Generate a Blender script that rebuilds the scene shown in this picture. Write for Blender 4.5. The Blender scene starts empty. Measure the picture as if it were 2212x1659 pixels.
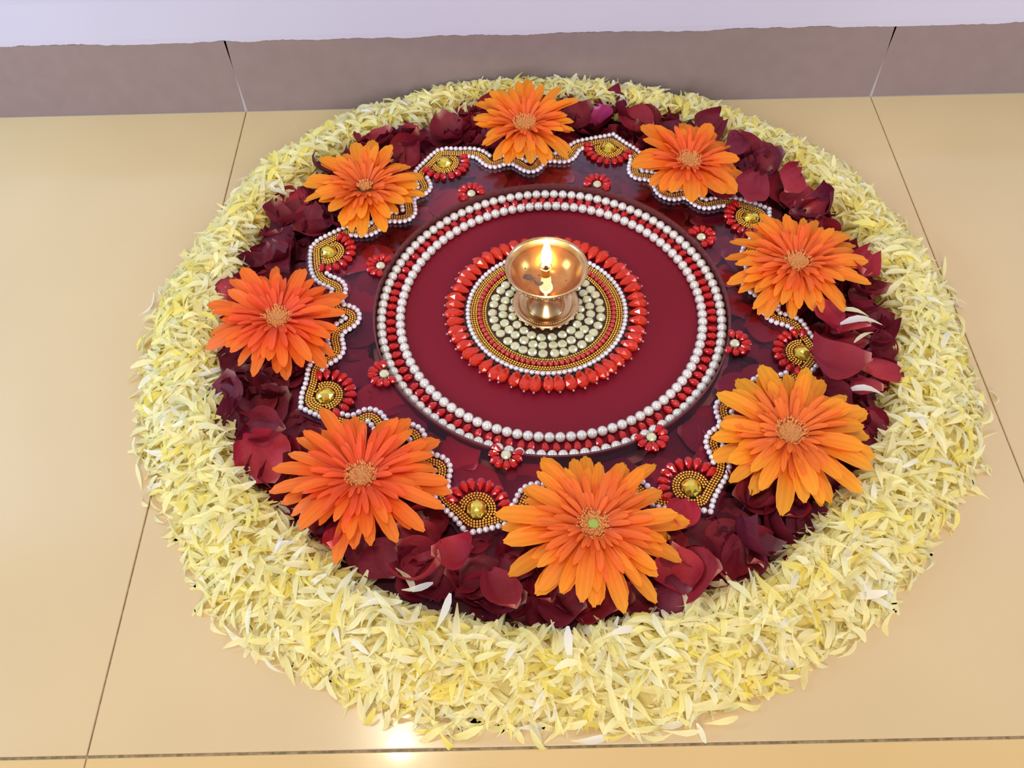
import bpy, math, random
from mathutils import Vector, Matrix, Euler
random.seed(7)
S = 0.1                       # everything is laid out in decimetres and scaled to metres here
PI = math.pi
sc = bpy.context.scene

# ------------------------------------------------------------------ camera
cam_d = bpy.data.cameras.new('camera')
cam = bpy.data.objects.new('camera', cam_d)
sc.collection.objects.link(cam)
cam_d.sensor_width = 36.0
cam_d.lens = 31.783
cam_d.clip_start = 0.01
Rm = Matrix(((0.9997333, 0.02271046, 0.00419118),
             (-0.01593122, 0.80959388, -0.58677419),
             (-0.01671907, 0.58655092, 0.80973976)))
cam.matrix_world = Matrix.Translation((-0.04662, -0.72682, 0.54623)) @ Rm.to_4x4()
sc.camera = cam

# ------------------------------------------------------------------ world, lights, exposure
w = bpy.data.worlds.new('room_light'); sc.world = w; w.use_nodes = True
wn = w.node_tree.nodes; wl = w.node_tree.links
bg = wn['Background']
tc = wn.new('ShaderNodeTexCoord'); sx = wn.new('ShaderNodeSeparateXYZ'); wr = wn.new('ShaderNodeValToRGB')
wl.new(tc.outputs['Generated'], sx.inputs[0]); wl.new(sx.outputs['Z'], wr.inputs['Fac'])
wr.color_ramp.elements[0].position = 0.0; wr.color_ramp.elements[0].color = (0.62, 0.56, 0.50, 1)
wr.color_ramp.elements[1].position = 0.9; wr.color_ramp.elements[1].color = (0.88, 0.86, 0.86, 1)
wl.new(wr.outputs['Color'], bg.inputs['Color'])
bg.inputs['Strength'].default_value = 0.50

def lamp(name, kind, loc, energy, color, size=0.1, target=None, sizey=None):
    l = bpy.data.lights.new(name, kind); l.energy = energy; l.color = color
    if kind == 'AREA':
        l.size = size * S
        if sizey: l.shape = 'RECTANGLE'; l.size_y = sizey * S
    else:
        l.shadow_soft_size = size * S
    o = bpy.data.objects.new(name, l); sc.collection.objects.link(o)
    o.location = Vector(loc) * S
    if target is not None:
        d = (Vector(target) - Vector(loc)).normalized()
        o.rotation_euler = d.to_track_quat('-Z', 'Y').to_euler()
    return o
lamp('ceiling_panel_light', 'AREA', (-1.0, -10.5, 24.0), 15.0, (1.0, 0.93, 0.82), 2.6, (0, -3, 0), 2.0)
lamp('front_wall_fill', 'AREA', (0.0, -26.0, 11.0), 33.0, (1.0, 0.94, 0.92), 10.0, (0, 0, 2), 10.0)  # fill added on the viewer's side to brighten the upright wall
lamp('left_wall_cool_fill', 'AREA', (-11.5, -4.0, 7.0), 9.0, (0.36, 0.68, 1.0), 4.0, (-6, 0, 1), 5.0)  # added cool fill that tints the left wall end blue, no window modelled
lamp('right_wall_cool_fill', 'AREA', (11.5, -4.0, 7.0), 4.5, (0.36, 0.68, 1.0), 4.0, (6, 0, 1), 5.0)  # weaker cool fill, added to tint the right wall end blue
lamp('wall_lamp_light', 'POINT', (-4.0, -0.45, 21.5), 6.0, (1.0, 0.93, 0.70), 0.33)
lamp('wall_lamp_light_lower', 'POINT', (-3.44, -0.45, 17.2), 2.2, (1.0, 0.95, 0.78), 0.30)

sc.view_settings.view_transform = 'Standard'
sc.view_settings.look = 'None'
sc.view_settings.exposure = 0.08
sc.view_settings.gamma = 1.0
sc.view_settings.use_curve_mapping = False

# ------------------------------------------------------------------ helpers
COL = sc.collection
class MB:
    """collects vertices, faces and face materials"""
    def __init__(self): self.v = []; self.f = []; self.m = []; self.c = []
    def add(self, vs, fs, mat=0, col=None, T=None):
        o = len(self.v)
        if T is not None: vs = [T @ Vector(p) for p in vs]
        self.v += [tuple(p) for p in vs]
        self.f += [tuple(i + o for i in f) for f in fs]
        self.m += [mat] * len(fs)
        if col is not None: self.c += [col] * len(vs)
    def mesh(self, name, mats, smooth=True):
        me = bpy.data.meshes.new(name)
        me.from_pydata([(x * S, y * S, z * S) for x, y, z in self.v], [], self.f)
        for m in mats: me.materials.append(m)
        me.polygons.foreach_set('material_index', self.m)
        me.polygons.foreach_set('use_smooth', [smooth] * len(self.f))
        if self.c:
            a = me.color_attributes.new('tint', 'FLOAT_COLOR', 'POINT')
            flat = []
            for c in self.c: flat += [c[0], c[1], c[2], 1.0]
            a.data.foreach_set('color', flat)
        me.update()
        return me
def link(name, me, parent=None, loc=(0, 0, 0), rot=None, scale=None):
    o = bpy.data.objects.new(name, me); COL.objects.link(o)
    o.location = Vector(loc) * S
    if rot is not None: o.rotation_euler = rot
    if scale is not None: o.scale = scale
    if parent is not None: o.parent = parent
    return o
def tag(o, label, cat, group=None, kind=None):
    o['label'] = label; o['category'] = cat
    if group: o['group'] = group
    if kind: o['kind'] = kind
    return o
def empty(name, loc, rot=(0, 0, 0)):
    o = bpy.data.objects.new(name, None); COL.objects.link(o)
    o.empty_display_size = 0.01
    o.location = Vector(loc) * S; o.rotation_euler = rot
    return o
def box_vf(x0, x1, y0, y1, z0, z1):
    v = [(x0, y0, z0), (x1, y0, z0), (x1, y1, z0), (x0, y1, z0), (x0, y0, z1), (x1, y0, z1), (x1, y1, z1), (x0, y1, z1)]
    return v, [(3, 2, 1, 0), (4, 5, 6, 7), (0, 1, 5, 4), (1, 2, 6, 5), (2, 3, 7, 6), (3, 0, 4, 7)]
def slab_vf(x0, x1, y0, y1, z0, z1, b):
    """box with bevelled top edges"""
    v = [(x0, y0, z0), (x1, y0, z0), (x1, y1, z0), (x0, y1, z0),
         (x0, y0, z1 - b), (x1, y0, z1 - b), (x1, y1, z1 - b), (x0, y1, z1 - b),
         (x0 + b, y0 + b, z1), (x1 - b, y0 + b, z1), (x1 - b, y1 - b, z1), (x0 + b, y1 - b, z1)]
    f = [(3, 2, 1, 0), (8, 9, 10, 11)]
    for i in range(4):
        j = (i + 1) % 4
        f += [(i, j, j + 4, i + 4), (i + 4, j + 4, j + 8, i + 8)]
    return v, f
def lathe_vf(prof, n, cap0=True, cap1=True, phase=0.0):
    v = []; f = []
    for r, z in prof:
        for i in range(n):
            a = phase + 2 * PI * i / n
            v.append((r * math.cos(a), r * math.sin(a), z))
    for k in range(len(prof) - 1):
        for i in range(n):
            j = (i + 1) % n
            f.append((k * n + i, k * n + j, (k + 1) * n + j, (k + 1) * n + i))
    if cap0: f.append(tuple(reversed(range(n))))
    if cap1: f.append(tuple(range((len(prof) - 1) * n, len(prof) * n)))
    return v, f
def sphere_vf(r, nu, nv, squash=1.0):
    v = [(0, 0, -r * squash)]; f = []
    for k in range(1, nv):
        p = -PI / 2 + PI * k / nv
        for i in range(nu):
            a = 2 * PI * i / nu
            v.append((r * math.cos(p) * math.cos(a), r * math.cos(p) * math.sin(a), r * math.sin(p) * squash))
    v.append((0, 0, r * squash)); t = len(v) - 1
    for i in range(nu):
        j = (i + 1) % nu
        f.append((0, 1 + j, 1 + i))
        for k in range(nv - 2):
            a = 1 + k * nu
            f.append((a + i, a + j, a + nu + j, a + nu + i))
        a = 1 + (nv - 2) * nu
        f.append((a + i, a + j, t))
    return v, f
def drop_vf(L, W, H, n=8):
    """faceted teardrop lying along +x, pointed end at x=0"""
    st = [(0.08, 0.30), (0.28, 0.72), (0.55, 1.0), (0.80, 0.92), (0.96, 0.48)]
    v = [(0, 0, H * 0.25)]; f = []
    for s, (t, wd) in enumerate(st):
        for i in range(n):
            a = 2 * PI * (i + 0.5 * (s % 2)) / n
            v.append((L * t, 0.5 * W * wd * math.cos(a), 0.5 * H * (1 + wd * math.sin(a))))
    v.append((L, 0, H * 0.5)); e = len(v) - 1
    for i in range(n):
        j = (i + 1) % n
        f.append((0, 1 + i, 1 + j))
        for s in range(len(st) - 1):
            a = 1 + s * n
            if s % 2 == 0:
                f += [(a + i, a + n + i, a + j), (a + j, a + n + i, a + n + j)]
            else:
                f += [(a + i, a + n + i, a + n + j), (a + i, a + n + j, a + j)]
        a = 1 + (len(st) - 1) * n
        f.append((a + i, e, a + j))
    return v, f
def tri_orient(me_v, f): return f

# ------------------------------------------------------------------ materials
def mat(name, color, rough=0.5, metal=0.0, spec=0.5, coat=0.0, trans=0.0, sub=0.0, sheen=0.0):
    m = bpy.data.materials.new(name); m.use_nodes = True
    b = m.node_tree.nodes['Principled BSDF']
    b.inputs['Base Color'].default_value = (*color, 1)
    b.inputs['Roughness'].default_value = rough
    b.inputs['Metallic'].default_value = metal
    b.inputs['Specular IOR Level'].default_value = spec
    b.inputs['Coat Weight'].default_value = coat
    b.inputs['Coat Roughness'].default_value = 0.05
    b.inputs['Transmission Weight'].default_value = trans
    b.inputs['Sheen Weight'].default_value = sheen
    if sub:
        b.inputs['Subsurface Weight'].default_value = sub
        b.inputs['Subsurface Scale'].default_value = 0.002
    return m
def N(m, t): return m.node_tree.nodes.new(t)
def L(m, a, b): m.node_tree.links.new(a, b)
def P(m): return m.node_tree.nodes['Principled BSDF']
def noise_var(m, scale, c0, c1, detail=3.0, coord='Object', lo=0.35, hi=0.65):
    t = N(m, 'ShaderNodeTexCoord'); n = N(m, 'ShaderNodeTexNoise'); r = N(m, 'ShaderNodeValToRGB')
    n.inputs['Scale'].default_value = scale; n.inputs['Detail'].default_value = detail
    L(m, t.outputs[coord], n.inputs['Vector']); L(m, n.outputs['Fac'], r.inputs['Fac'])
    r.color_ramp.elements[0].position = lo; r.color_ramp.elements[1].position = hi
    r.color_ramp.elements[0].color = (*c0, 1); r.color_ramp.elements[1].color = (*c1, 1)
    L(m, r.outputs['Color'], P(m).inputs['Base Color'])
    return r
def bump(m, scale, strength, dist=0.0005, coord='Object'):
    t = N(m, 'ShaderNodeTexCoord'); n = N(m, 'ShaderNodeTexNoise'); b = N(m, 'ShaderNodeBump')
    n.inputs['Scale'].default_value = scale; n.inputs['Detail'].default_value = 4
    b.inputs['Strength'].default_value = strength; b.inputs['Distance'].default_value = dist
    L(m, t.outputs[coord], n.inputs['Vector']); L(m, n.outputs['Fac'], b.inputs['Height'])
    L(m, b.outputs['Normal'], P(m).inputs['Normal'])

M_wall = mat('wall_paint', (0.72, 0.71, 0.80), 0.75); noise_var(M_wall, 3.0, (0.545, 0.500, 0.625), (0.575, 0.53, 0.65)); bump(M_wall, 260, 0.15)
M_tile = mat('cream_floor_tile', (0.80, 0.66, 0.45), 0.16, spec=0.5, coat=0.25)
noise_var(M_tile, 5.0, (0.590, 0.412, 0.210), (0.630, 0.442, 0.230), 2.0)
M_tile2 = mat('honey_floor_tile', (0.76, 0.55, 0.27), 0.16, spec=0.5, coat=0.25)
noise_var(M_tile2, 5.0, (0.62, 0.40, 0.16), (0.66, 0.43, 0.18), 2.0)
M_grout = mat('floor_grout', (0.22, 0.16, 0.09), 0.9); noise_var(M_grout, 300, (0.20, 0.14, 0.075), (0.40, 0.29, 0.16))
M_skirt = mat('mauve_skirting_tile', (0.30, 0.255, 0.27), 0.30, spec=0.5)
noise_var(M_skirt, 60, (0.268, 0.190, 0.190), (0.285, 0.205, 0.203), 5.0)
M_skgrout = mat('skirting_grout', (0.42, 0.38, 0.40), 0.8)
M_paint = mat('white_paint_edge', (0.62, 0.57, 0.70), 0.7)
M_pearl = mat('ivory_pearl', (0.80, 0.73, 0.66), 0.20, spec=0.7, coat=0.8)
M_pearls = mat('lilac_white_pearl', (0.80, 0.72, 0.74), 0.20, spec=0.7, coat=0.8)
for m in (M_pearl, M_pearls): P(m).inputs['Metallic'].default_value = 0.35
M_gold = mat('gold_bead', (0.80, 0.47, 0.10), 0.22, metal=1.0)
M_redb = mat('red_glass_bead', (0.46, 0.012, 0.010), 0.12, spec=0.6, coat=0.7)
M_drop = mat('red_crystal', (0.56, 0.010, 0.008), 0.12, spec=0.5, coat=0.6); P(M_drop).inputs['Metallic'].default_value = 0.35
M_dropo = mat('orange_red_crystal', (0.72, 0.030, 0.006), 0.12, spec=0.5, coat=0.6); P(M_dropo).inputs['Metallic'].default_value = 0.45
M_clear = mat('clear_bead', (0.75, 0.6, 0.6), 0.05, spec=0.8, trans=0.6)
M_gem = mat('foiled_yellow_gem', (0.95, 0.76, 0.10), 0.10, metal=0.85, coat=0.6)
M_kund = mat('pale_green_kundan', (0.72, 0.66, 0.40), 0.16, metal=0.3, coat=1.0)
M_disc = mat('maroon_acrylic_disc', (0.190, 0.004, 0.015), 0.40, spec=0.22); bump(M_disc, 900, 0.12, 0.0002)
M_rim = mat('brown_wine_edge', (0.13, 0.022, 0.024), 0.35, spec=0.5)
M_base = mat('dark_base', (0.05, 0.01, 0.012), 0.6)
M_under = mat('dark_medallion_backing', (0.055, 0.02, 0.012), 0.5)
M_brass = mat('worn_brass', (0.72, 0.47, 0.24), 0.24, metal=1.0)
noise_var(M_brass, 90, (0.60, 0.37, 0.17), (0.80, 0.56, 0.31), 4.0)
M_wick = mat('charred_wick', (0.02, 0.015, 0.012), 0.9)
M_soot = mat('soot', (0.045, 0.02, 0.02), 0.8)

# clear smoky plate: a thin sheet that lets most light through and mirrors some
M_plate = bpy.data.materials.new('clear_wine_acrylic'); M_plate.use_nodes = True
nt = M_plate.node_tree; nt.nodes.remove(nt.nodes['Principled BSDF'])
tr = nt.nodes.new('ShaderNodeBsdfTransparent'); tr.inputs['Color'].default_value = (0.92, 0.72, 0.80, 1)
gl = nt.nodes.new('ShaderNodeBsdfGlossy'); gl.inputs['Roughness'].default_value = 0.12; gl.inputs['Color'].default_value = (0.85, 0.82, 1.0, 1)
lw = nt.nodes.new('ShaderNodeLayerWeight'); lw.inputs['Blend'].default_value = 0.20
mx = nt.nodes.new('ShaderNodeMixShader')
nt.links.new(lw.outputs['Fresnel'], mx.inputs['Fac']); nt.links.new(tr.outputs[0], mx.inputs[1]); nt.links.new(gl.outputs[0], mx.inputs[2])
nt.links.new(mx.outputs[0], nt.nodes['Material Output'].inputs['Surface'])

# lamp oil: same idea, amber
M_oil = bpy.data.materials.new('lamp_oil'); M_oil.use_nodes = True
nt = M_oil.node_tree; nt.nodes.remove(nt.nodes['Principled BSDF'])
tr = nt.nodes.new('ShaderNodeBsdfTransparent'); tr.inputs['Color'].default_value = (1.0, 0.80, 0.55, 1)
gl = nt.nodes.new('ShaderNodeBsdfGlossy'); gl.inputs['Roughness'].default_value = 0.02
lw = nt.nodes.new('ShaderNodeLayerWeight'); lw.inputs['Blend'].default_value = 0.22
mx = nt.nodes.new('ShaderNodeMixShader')
nt.links.new(lw.outputs['Fresnel'], mx.inputs['Fac']); nt.links.new(tr.outputs[0], mx.inputs[1]); nt.links.new(gl.outputs[0], mx.inputs[2])
nt.links.new(mx.outputs[0], nt.nodes['Material Output'].inputs['Surface'])

M_flame = bpy.data.materials.new('flame'); M_flame.use_nodes = True
nt = M_flame.node_tree; nt.nodes.remove(nt.nodes['Principled BSDF'])
em = nt.nodes.new('ShaderNodeEmission'); em.inputs['Color'].default_value = (1.0, 0.78, 0.38, 1); em.inputs['Strength'].default_value = 28
nt.links.new(em.outputs[0], nt.nodes['Material Output'].inputs['Surface'])

def petal_mat(name, stops, rnd=0.25, rough=0.5, trans=0.25, objcol=True, groove=0.0, axis='X', attr=False, sheen=0.0):
    """petal colour runs along the petal (its own pigment), varied per object"""
    m = bpy.data.materials.new(name); m.use_nodes = True
    p = P(m); p.inputs['Roughness'].default_value = rough; p.inputs['Specular IOR Level'].default_value = 0.35
    p.inputs['Sheen Weight'].default_value = sheen
    t = N(m, 'ShaderNodeTexCoord'); s = N(m, 'ShaderNodeSeparateXYZ'); r = N(m, 'ShaderNodeValToRGB')
    L(m, t.outputs['Generated'], s.inputs[0]); L(m, s.outputs[axis], r.inputs['Fac'])
    el = r.color_ramp.elements
    while len(el) < len(stops): el.new(0.5)
    for e, (pos, c) in zip(el, stops): e.position = pos; e.color = (*c, 1)
    out = r.outputs['Color']
    if groove:
        mw = N(m, 'ShaderNodeMath'); mw.operation = 'MULTIPLY'; mw.inputs[1].default_value = 18.85
        ms_ = N(m, 'ShaderNodeMath'); ms_.operation = 'COSINE'; mp = N(m, 'ShaderNodeMapRange')
        mp.inputs['From Min'].default_value = -1; mp.inputs['To Min'].default_value = 1.0 - groove; mp.inputs['To Max'].default_value = 1.0
        L(m, s.outputs['Y'], mw.inputs[0]); L(m, mw.outputs[0], ms_.inputs[0]); L(m, ms_.outputs[0], mp.inputs['Value'])
        mg = N(m, 'ShaderNodeHueSaturation'); L(m, out, mg.inputs['Color']); L(m, mp.outputs['Result'], mg.inputs['Value']); out = mg.outputs['Color']
    oi = N(m, 'ShaderNodeObjectInfo')
    if objcol:
        mm = N(m, 'ShaderNodeMixRGB'); mm.blend_type = 'MULTIPLY'; mm.inputs['Fac'].default_value = 1.0
        L(m, out, mm.inputs['Color1']); L(m, oi.outputs['Color'], mm.inputs['Color2']); out = mm.outputs['Color']
    hs = N(m, 'ShaderNodeHueSaturation'); mr = N(m, 'ShaderNodeMapRange')
    mr.inputs['To Min'].default_value = 1 - rnd; mr.inputs['To Max'].default_value = 1 + rnd
    L(m, oi.outputs['Random'], mr.inputs['Value']); L(m, mr.outputs['Result'], hs.inputs['Value'])
    L(m, out, hs.inputs['Color'])
    L(m, hs.outputs['Color'], p.inputs['Base Color'])
    # thin petals let light through
    tl = N(m, 'ShaderNodeBsdfTranslucent'); mix = N(m, 'ShaderNodeMixShader'); mix.inputs['Fac'].default_value = trans
    L(m, hs.outputs['Color'], tl.inputs['Color'])
    L(m, p.outputs[0], mix.inputs[1]); L(m, tl.outputs[0], mix.inputs[2])
    L(m, mix.outputs[0], m.node_tree.nodes['Material Output'].inputs['Surface'])
    return m
M_rose = petal_mat('rose_petal', [(0.0, (0.50, 0.20, 0.15)), (0.11, (0.30, 0.028, 0.036)), (0.5, (0.235, 0.011, 0.022)), (1.0, (0.18, 0.006, 0.020))], 0.10, 0.62, 0.22)
nt = M_rose.node_tree
nz = nt.nodes.new('ShaderNodeTexNoise'); nz.inputs['Scale'].default_value = 5.0; nz.inputs['Detail'].default_value = 6
tcz = nt.nodes.new('ShaderNodeTexCoord'); nt.links.new(tcz.outputs['Generated'], nz.inputs['Vector'])
nb = nt.nodes.new('ShaderNodeBump'); nb.inputs['Strength'].default_value = 0.5; nb.inputs['Distance'].default_value = 0.002
nt.links.new(nz.outputs['Fac'], nb.inputs['Height']); nt.links.new(nb.outputs['Normal'], nt.nodes['Principled BSDF'].inputs['Normal'])
M_gerb = petal_mat('gerbera_petal', [(0.0, (0.96, 0.12, 0.014)), (0.4, (0.98, 0.19, 0.014)), (1.0, (1.0, 0.30, 0.014))], 0.05, 0.5, 0.34, groove=0.10)
M_gerbi = petal_mat('gerbera_inner_petal', [(0.0, (0.80, 0.10, 0.015)), (1.0, (1.0, 0.185, 0.02))], 0.06, 0.5, 0.3, groove=0.14)
M_chrys = petal_mat('chrysanthemum_petal', [(0.0, (0.96, 0.84, 0.34)), (0.4, (0.98, 0.91, 0.52)), (1.0, (0.98, 0.94, 0.64))], 0.03, 0.55, 0.5)
# same pigments for the uncounted heaps, tint held per petal in an attribute
def heap_mat(name, trans, rough):
    m = bpy.data.materials.new(name); m.use_nodes = True
    p = P(m); p.inputs['Roughness'].default_value = rough; p.inputs['Specular IOR Level'].default_value = 0.35
    a = N(m, 'ShaderNodeAttribute'); a.attribute_name = 'tint'
    L(m, a.outputs['Color'], p.inputs['Base Color'])
    tl = N(m, 'ShaderNodeBsdfTranslucent'); mix = N(m, 'ShaderNodeMixShader'); mix.inputs['Fac'].default_value = trans
    L(m, a.outputs['Color'], tl.inputs['Color']); L(m, p.outputs[0], mix.inputs[1]); L(m, tl.outputs[0], mix.inputs[2])
    L(m, mix.outputs[0], m.node_tree.nodes['Material Output'].inputs['Surface'])
    return m
M_heapc = heap_mat('chrysanthemum_heap', 0.5, 0.55)
M_heapr = heap_mat('rose_heap', 0.12, 0.6)
M_eye = mat('gerbera_eye', (0.50, 0.20, 0.05), 0.8)
M_eyeg = mat('gerbera_green_eye', (0.30, 0.36, 0.05), 0.7)
M_floret = mat('gerbera_floret', (0.72, 0.26, 0.07), 0.7)
M_calyx = mat('green_calyx', (0.10, 0.20, 0.04), 0.6)
CX, CY = -0.185, -2.738        # centre of the flower ring on the floor
# traced layout of the hand-made bead border, in decimetres from the ring centre
STAR=[(0.588,1.890),(0.502,1.873),(0.419,1.851),(0.353,1.836),(0.303,1.816),(0.269,1.774),(0.246,1.720),(0.219,1.672),(0.174,1.656),(0.127,1.666),(0.063,1.675),(0.015,1.670),(-0.030,1.645),(-0.056,1.592),(-0.077,1.549),(-0.117,1.535),(-0.156,1.560),(-0.187,1.597),(-0.218,1.631),(-0.258,1.647),(-0.306,1.652),(-0.354,1.645),(-0.394,1.622),(-0.430,1.605),(-0.466,1.625),(-0.498,1.671),(-0.530,1.714),(-0.563,1.742),(-0.611,1.758),(-0.668,1.760),(-0.732,1.759),(-0.797,1.764),(-0.862,1.772),(-0.899,1.771),(-0.934,1.702),(-0.976,1.638),(-1.010,1.584),(-1.045,1.539),(-1.060,1.485),(-1.050,1.422),(-1.023,1.367),(-1.012,1.323),(-1.035,1.284),(-1.070,1.272),(-1.111,1.247),(-1.142,1.213),(-1.152,1.170),(-1.146,1.118),(-1.135,1.067),(-1.132,1.016),(-1.148,0.983),(-1.186,0.972),(-1.233,0.973),(-1.280,0.979),(-1.321,0.976),(-1.354,0.944),(-1.386,0.899),(-1.409,0.855),(-1.434,0.831),(-1.473,0.818),(-1.526,0.818),(-1.573,0.827),(-1.619,0.825),(-1.658,0.802),(-1.696,0.777),(-1.734,0.750),(-1.777,0.721),(-1.825,0.686),(-1.861,0.648),(-1.856,0.618),(-1.847,0.543),(-1.833,0.458),(-1.814,0.385),(-1.786,0.325),(-1.742,0.286),(-1.687,0.261),(-1.645,0.229),(-1.628,0.186),(-1.634,0.140),(-1.647,0.101),(-1.649,0.050),(-1.631,-0.001),(-1.600,-0.019),(-1.556,-0.028),(-1.516,-0.050),(-1.498,-0.094),(-1.508,-0.138),(-1.543,-0.167),(-1.590,-0.203),(-1.616,-0.243),(-1.621,-0.296),(-1.605,-0.349),(-1.588,-0.402),(-1.604,-0.449),(-1.638,-0.476),(-1.683,-0.508),(-1.719,-0.543),(-1.730,-0.583),(-1.729,-0.643),(-1.731,-0.703),(-1.742,-0.762),(-1.751,-0.820),(-1.748,-0.863),(-1.711,-0.907),(-1.662,-0.928),(-1.604,-0.958),(-1.584,-0.984),(-1.536,-1.018),(-1.483,-1.040),(-1.430,-1.048),(-1.387,-1.034),(-1.346,-1.000),(-1.302,-0.987),(-1.264,-1.011),(-1.234,-1.060),(-1.205,-1.109),(-1.152,-1.141),(-1.101,-1.142),(-1.058,-1.126),(-1.014,-1.127),(-0.973,-1.154),(-0.959,-1.206),(-0.957,-1.258),(-0.944,-1.304),(-0.914,-1.347),(-0.866,-1.379),(-0.816,-1.385),(-0.783,-1.417),(-0.783,-1.466),(-0.796,-1.526),(-0.795,-1.582),(-0.784,-1.630),(-0.751,-1.678),(-0.701,-1.726),(-0.652,-1.777),(-0.617,-1.824),(-0.572,-1.854),(-0.510,-1.846),(-0.443,-1.826),(-0.368,-1.808),(-0.296,-1.777),(-0.259,-1.735),(-0.246,-1.688),(-0.221,-1.642),(-0.178,-1.619),(-0.131,-1.621),(-0.085,-1.639),(-0.039,-1.653),(0.004,-1.637),(0.036,-1.589),(0.077,-1.546),(0.125,-1.530),(0.173,-1.527),(0.219,-1.535),(0.260,-1.567),(0.291,-1.607),(0.341,-1.618),(0.386,-1.596),(0.434,-1.577),(0.484,-1.590),(0.523,-1.630),(0.557,-1.674),(0.604,-1.702),(0.670,-1.722),(0.753,-1.729),(0.837,-1.731),(0.916,-1.730),(0.966,-1.645),(1.011,-1.576),(1.055,-1.515),(1.078,-1.452),(1.074,-1.388),(1.055,-1.328),(1.045,-1.276),(1.074,-1.230),(1.126,-1.203),(1.168,-1.161),(1.168,-1.098),(1.155,-1.040),(1.157,-0.985),(1.196,-0.957),(1.255,-0.950),(1.313,-0.945),(1.370,-0.922),(1.399,-0.872),(1.421,-0.817),(1.455,-0.787),(1.506,-0.780),(1.572,-0.785),(1.641,-0.773),(1.696,-0.744),(1.754,-0.707),(1.801,-0.661),(1.850,-0.610),(1.891,-0.552),(1.885,-0.482),(1.858,-0.405),(1.829,-0.337),(1.814,-0.259),(1.767,-0.230),(1.719,-0.209),(1.671,-0.193),(1.644,-0.161),(1.649,-0.112),(1.667,-0.062),(1.664,-0.017),(1.638,0.024),(1.599,0.063),(1.556,0.109),(1.529,0.151),(1.535,0.198),(1.566,0.234),(1.591,0.286),(1.589,0.345),(1.582,0.404),(1.577,0.459),(1.595,0.508),(1.632,0.545),(1.664,0.594),(1.686,0.650),(1.716,0.706),(1.752,0.773),(1.767,0.854),(1.773,0.936),(1.729,0.978),(1.663,1.006),(1.598,1.039),(1.551,1.056),(1.497,1.073),(1.439,1.065),(1.403,1.061),(1.372,1.046),(1.314,1.038),(1.268,1.068),(1.234,1.129),(1.196,1.172),(1.147,1.176),(1.079,1.152),(1.037,1.161),(0.994,1.192),(0.976,1.242),(0.970,1.301),(0.951,1.355),(0.912,1.402),(0.862,1.412),(0.808,1.414),(0.779,1.448),(0.783,1.513),(0.802,1.579),(0.814,1.634),(0.794,1.692),(0.753,1.741),(0.705,1.788),(0.657,1.845),(0.616,1.891)]
TIPS=[(0.635,1.959),(-0.922,1.797),(-1.901,0.645),(-1.794,-0.914),(-0.616,-1.918),(0.953,-1.802),(1.922,-0.548),(1.836,0.962)]
GEMS=[(0.581,1.785),(-0.857,1.641),(-1.756,0.599),(-1.634,-0.812),(-0.552,-1.742),(0.854,-1.617),(1.811,-0.529),(1.672,0.880)]
FLOW=[(0.447,1.324),(-0.620,1.246),(-1.329,0.438),(-1.228,-0.631),(-0.358,-1.337),(0.635,-1.222),(1.331,-0.425),(1.238,0.672)]

def W(x, y, z=0.0): return (CX + x, CY + y, z)

# ------------------------------------------------------------------ setting: floor
floor = empty('floor', (0, 0, 0)); floor['kind'] = 'structure'
b = MB(); b.add(*box_vf(-21, 21, -24, 0.0, -0.6, -0.014)); link('grout_bed', b.mesh('grout_bed', [M_grout], False), floor)
ys = [0.0, -5.905, -11.9, -17.9, -24.0]
for ix in range(-4, 3):
    x0 = -3 + 6 * (ix + 0); x1 = x0 + 6
    if ix == -4: x0 = -21
    for iy in range(4):
        g = 0.0045; gy = 0.0085
        b = MB(); b.add(*slab_vf(x0 + g, x1 - g, ys[iy + 1] + gy, ys[iy] - (gy if iy else 0.003), -0.5, 0.0 - random.random() * 0.002, 0.004))
        if x0 >= 21: continue
        link('floor_tile', b.mesh('floor_tile', [M_tile2 if iy >= 1 else M_tile], False), floor)

# ------------------------------------------------------------------ setting: wall and skirting
wall = empty('wall_back', (0, 0, 0)); wall['kind'] = 'structure'
b = MB(); b.add(*box_vf(-21, 21, 0.02, 1.5, 0.0, 27.0)); link('plaster', b.mesh('plaster', [M_wall], False), wall)
# ragged lower edge of the white paint running over the top of the skirting
b = MB(); n = 900; rr = random.Random(3)
z = [0.752]
for i in range(n): z.append(max(0.742, min(0.764, z[-1] + rr.uniform(-0.005, 0.005))))
v = []; f = []
for i in range(n + 1):
    x = -9 + 18.0 * i / n
    v += [(x, -0.003, z[i]), (x, -0.002, 0.80), (x, 0.0205, 1.15)]
for i in range(n):
    a = 3 * i
    f += [(a, a + 3, a + 4, a + 1), (a + 1, a + 4, a + 5, a + 2)]
b.add(v, f); link('paint_edge', b.mesh('paint_edge', [M_wall], False), wall)

skirt = empty('baseboard_back', (0, 0, 0)); skirt['kind'] = 'structure'
b = MB(); b.add(*box_vf(-21, 21, 0.0022, 0.02, 0, 0.755)); link('grout_line', b.mesh('grout_line', [M_skgrout], False), skirt)
for k in range(-3, 4):
    xa = -3 + 6 * k; xb = xa + 6; t = -0.012; g = 0.0024
    dz0, dz1 = 0.0, 0.012
    v = []
    for y in (0.0, 0.019):
        v += [(xa + g - t, y, 0.003), (xb - g + t, y, 0.003), (xb - g - t, y, 0.757), (xa + g + t, y, 0.757)]
    f = [(0, 1, 2, 3), (7, 6, 5, 4), (0, 4, 5, 1), (1, 5, 6, 2), (2, 6, 7, 3), (3, 7, 4, 0)]
    b = MB(); b.add(v, f); link('skirting_tile', b.mesh('skirting_tile', [M_skirt], False), skirt)

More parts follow.
